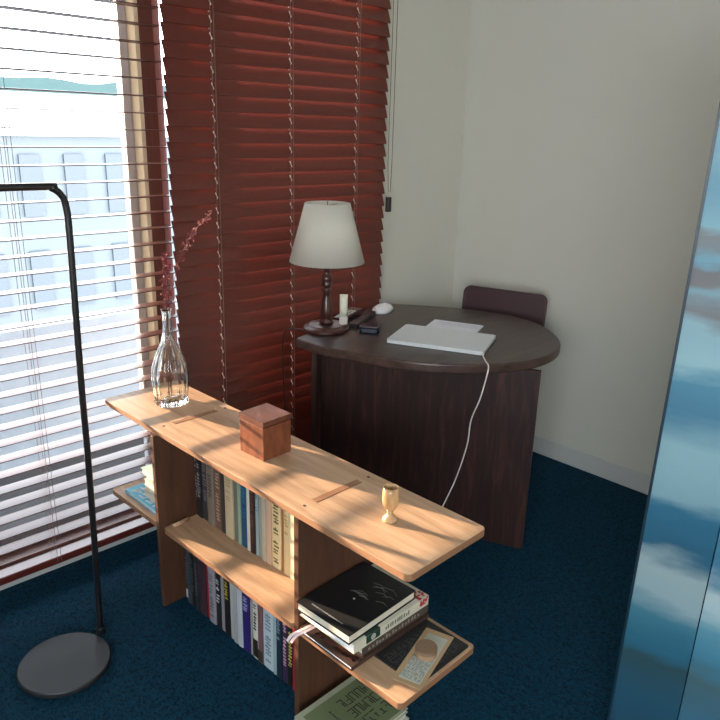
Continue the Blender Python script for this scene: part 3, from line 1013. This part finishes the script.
bmesh.ops.contextual_create(bm, geom=[e for e in bm.edges if e.is_boundary])
t = thing('mouse', 'white computer mouse lying near the back corner of the desk', 'mouse', (2.105, 2.020, zt), math.radians(20))
t.scale = (1.18, 1.18, 1.1)
obj('mouse_body', bm, mat('white_plastic', srgb(226, 228, 232), .25, coat=.3), t, smooth=True)
bm = bmesh.new(); tube(bm, [(.026, -.004, .0275), (.026, .004, .0275)], .004, 12)
obj('wheel', bm, mat('wheel_grey', srgb(150, 165, 190), .4), t)

# laptop
A = Vector((1.780, 1.687)); ex = Vector((1.926, 1.368)) - A
lw = ex.length; ang = math.atan2(ex.y, ex.x)
t = thing('laptop', 'closed silver laptop lying on the desk', 'laptop', (A.x, A.y, zt), ang)
M_SIL = mat('silver_aluminium', srgb(226, 231, 235), .4, .0, var=.01)
bm = bmesh.new(); prism(bm, rrect(0, lw, 0, .235, .012, 8), .001, .0085)
obj('laptop_body', bm, M_SIL, t, bevel=.001)
bm = bmesh.new(); prism(bm, rrect(0, lw, 0, .235, .012, 8), .0095, .014)
obj('laptop_lid', bm, M_SIL, t, bevel=.001)
obj('hinge', box(.02, lw - .02, .20, .232, .008, .010), M_BLACK, t)
bm = bmesh.new()
for x, y in ((.02, .02), (lw - .02, .02), (.02, .215), (lw - .02, .215)):
    lathe(bm, [(.006, 0), (.006, .0012)], 12, (x, y))
obj('rubber_foot', bm, M_BLACK, t)
# papers
t = thing('paper_stack', 'white printed sheets lying half under the laptop', 'paper', (2.155, 1.655, zt + .0002), math.radians(-67))
rnd = random.Random(6)
for k in range(3):
    bm = bmesh.new(); bx(bm, -.112 - .002 * k, .085 - .003 * k, -.075 + .002 * k, .062, .0004 + k * .001, .0011 + k * .001)
    # small curl at the corner
    o = obj('sheet', bm, M_WHITE, t)
bm = bmesh.new()
for k in range(4):
    bx(bm, -.09, .07, .0 + k * .014, .0022 + k * .014, .0030, .0033)
obj('printed_lines', bm, mat('faint_print', srgb(170, 176, 192), .8), t)

# charging cable
cp = [(1.928, 1.372, DZ + .0065), (1.905, 1.350, DZ + .0065), (1.876, 1.318, DZ + .0035), (1.8650, 1.2985, DZ - .004), (1.862, 1.298, .69), (1.853, 1.312, .60), (1.839, 1.332, .518), (1.835, 1.338, .424), (1.817, 1.361, .295), (1.796, 1.389, .193), (1.780, 1.42, .10), (1.74, 1.47, .02), (1.68, 1.55, .0035), (1.6, 1.7, .0035)]
t = thing('charging_cable', 'white charging cable running from the laptop down over the desk edge', 'cable', (1.93, 1.375, DZ))
bm = bmesh.new(); tube(bm, [Vector(p) - Vector((1.93, 1.375, DZ)) for p in catmull(cp, 8)], .0024, 8)
obj('wire', bm, mat('white_cable', srgb(222, 216, 212), .5), t, smooth=True)
bm = bmesh.new(); tube(bm, [(.010, .014, .0065), (-.003, -.008, .0070)], .0042, 10)
obj('plug', bm, mat('white_plug', srgb(230, 226, 224), .4), t)
t = thing('power_cord', 'thin black cord hanging by the left end of the desk', 'cable', (1.62, 2.02, 0))
bm = bmesh.new(); tube(bm, catmull([(.03, -.04, DZ + .004), (.0, .02, DZ + .004), (-.01, .045, DZ - .05), (-.012, .04, .5), (-.005, .03, .2), (-.02, .0, .004), (-.05, -.05, .004)], 6), .0028, 8)
obj('wire', bm, M_BLACK, t, smooth=True)

# ------------------------------------------------------------------ painted folding screen
def paint(name, seed, lift):
    m = bpy.data.materials.new(name)
    m.use_nodes = True
    n = m.node_tree
    p = n.nodes['Principled BSDF']
    p.inputs['Roughness'].default_value = .45
    t = n.nodes.new('ShaderNodeTexCoord')
    mp = n.nodes.new('ShaderNodeMapping')
    mp.inputs['Scale'].default_value = (1, 2.2, 7)
    mp.inputs['Location'].default_value = (seed, 0, 0)
    n.links.new(t.outputs['Object'], mp.inputs[0])
    no = n.nodes.new('ShaderNodeTexNoise')
    no.inputs['Scale'].default_value = 1.6
    no.inputs['Detail'].default_value = 6
    n.links.new(mp.outputs[0], no.inputs['Vector'])
    sp = n.nodes.new('ShaderNodeSeparateXYZ')
    n.links.new(t.outputs['Object'], sp.inputs[0])
    s1 = n.nodes.new('ShaderNodeMath'); s1.operation = 'MULTIPLY_ADD'
    s1.inputs[1].default_value = .16; n.links.new(no.outputs['Fac'], s1.inputs[0]); n.links.new(sp.outputs['Z'], s1.inputs[2])
    s3 = n.nodes.new('ShaderNodeMath'); s3.operation = 'MULTIPLY_ADD'
    s3.inputs[1].default_value = -.06; n.links.new(sp.outputs['Y'], s3.inputs[0]); n.links.new(s1.outputs[0], s3.inputs[2])
    s2 = n.nodes.new('ShaderNodeMath'); s2.operation = 'MULTIPLY_ADD'
    s2.inputs[1].default_value = 1 / 1.8; s2.inputs[2].default_value = -.08 / 1.8
    n.links.new(s3.outputs[0], s2.inputs[0])
    r = n.nodes.new('ShaderNodeValToRGB')
    els = r.color_ramp.elements
    def z(y): # stop positions along the height of the cloth
        return y / 1.8
    st = [(0.0, (40, 60, 70)), (.10, (28, 78, 104)), (.20, (30, 84, 110)), (.30, (40, 74, 84)), (.34, (34, 104, 134)), (.42, (64, 128, 152)), (.47, (150, 180, 190)), (.54, (160, 184, 190)),
          (.58, (28, 92, 124)), (.67, (34, 106, 140)), (.71, (130, 172, 186)), (.82, (142, 186, 198)), (.90, (60, 126, 158)), (.97, (70, 140, 170)), (1.00, (150, 196, 208)), (1.09, (140, 184, 198)),
          (1.12, (112, 112, 118)), (1.15, (120, 170, 188)), (1.17, (110, 110, 114)), (1.21, (104, 106, 112)), (1.225, (96, 166, 192)), (1.25, (112, 112, 116)), (1.27, (120, 178, 196)), (1.36, (84, 150, 178)), (1.5, (120, 176, 196)), (1.75, (70, 130, 160))]
    els[0].position = 0; els[0].color = srgb(*st[0][1]); els[1].position = 1; els[1].color = srgb(*st[-1][1])
    for y, c in st[1:-1]:
        e = els.new(z(y)); e.color = srgb(*[min(255, int((v * .84 + 16 * .5) + lift)) for v in c])
    n.links.new(s2.outputs[0], r.inputs[0])
    n.links.new(r.outputs[0], p.inputs['Base Color'])
    return m
scr = thing('folding_screen', 'tall folding screen painted in hazy blue and grey bands, at the right edge', 'screen', (1.440, .560, .006))
scr.rotation_mode = 'AXIS_ANGLE'
scr.rotation_axis_angle = (.012, .93, .36, 0)
def leaf(p0, p1, name, m, h=1.78, first=True):
    p0 = Vector(p0); p1 = Vector(p1)
    u = (p1 - p0).normalized(); nn = Vector((-u.y, u.x)) * .011
    bm = bmesh.new()
    prism(bm, [tuple(p0 - nn), tuple(p1 - nn), tuple(p1 + nn), tuple(p0 + nn)], .02, h)
    o = obj(name, bm, m, scr)
    bm = bmesh.new()
    w = u * .006; n2 = nn * 1.25
    for q in ([p0 - w * .5] if first else [p1 - w * .5]):
        prism(bm, [tuple(q - n2), tuple(q + w - n2), tuple(q + w + n2), tuple(q + n2)], 0, h + .01)
    prism(bm, [tuple(p0 - n2), tuple(p1 - n2), tuple(p1 + n2), tuple(p0 + n2)], 0, .02)
    prism(bm, [tuple(p0 - n2), tuple(p1 - n2), tuple(p1 + n2), tuple(p0 + n2)], h, h + .012)
    obj('edge_frame', bm, mat('dark_teal_frame', srgb(14, 42, 56), .4), scr)
leaf((0, 0), (.0435, -.138), 'painted_panel', paint('blue_painting', 0.0, 0))
leaf((.0445, -.1415), (.135, -.60), 'painted_panel', paint('blue_painting_sunlit', 0.6, 26), first=False)  # same painting with colours lifted, sunlight on this leaf put into the paint

# details that sit on a part belong under that part
NEST = {'buttons': 'casing', 'printed_letters': 'printed_area', 'cover_title': 'cover', 'cover_subtitle': 'cover', 'cover_drawing': 'cover', 'cover_dot': 'cover',
        'cover_pattern': 'cover', 'cover_picture': 'cover', 'spine_lettering': 'cover', 'spine_band': 'cover', 'spine_title': 'cover', 'red_pattern': 'cover', 'round_emblem': 'cover',
        'green_square': 'cover', 'green_panel': 'cover', 'wheel': 'mouse_body', 'rubber_foot': 'laptop_body', 'printed_lines': 'sheet', 'slot_gap': 'top_board', 'screw': 'top_board',
        'shade_carrier': 'lamp_shade', 'pole_socket': 'base', 'blossoms': 'stem', 'connector': 'weight'}
for o in list(COL.objects):
    kind = o.name.split('.')[0]
    if o.parent is None or kind not in NEST or o.parent.parent is not None:
        continue
    for sib in o.parent.children:
        if sib.name.split('.')[0] == NEST[kind]:
            o.parent = sib
            break
for o in COL.objects:
    if o.get('label') and len(o['label'].split()) > 16:
        print('LONG', o.name, o['label'])
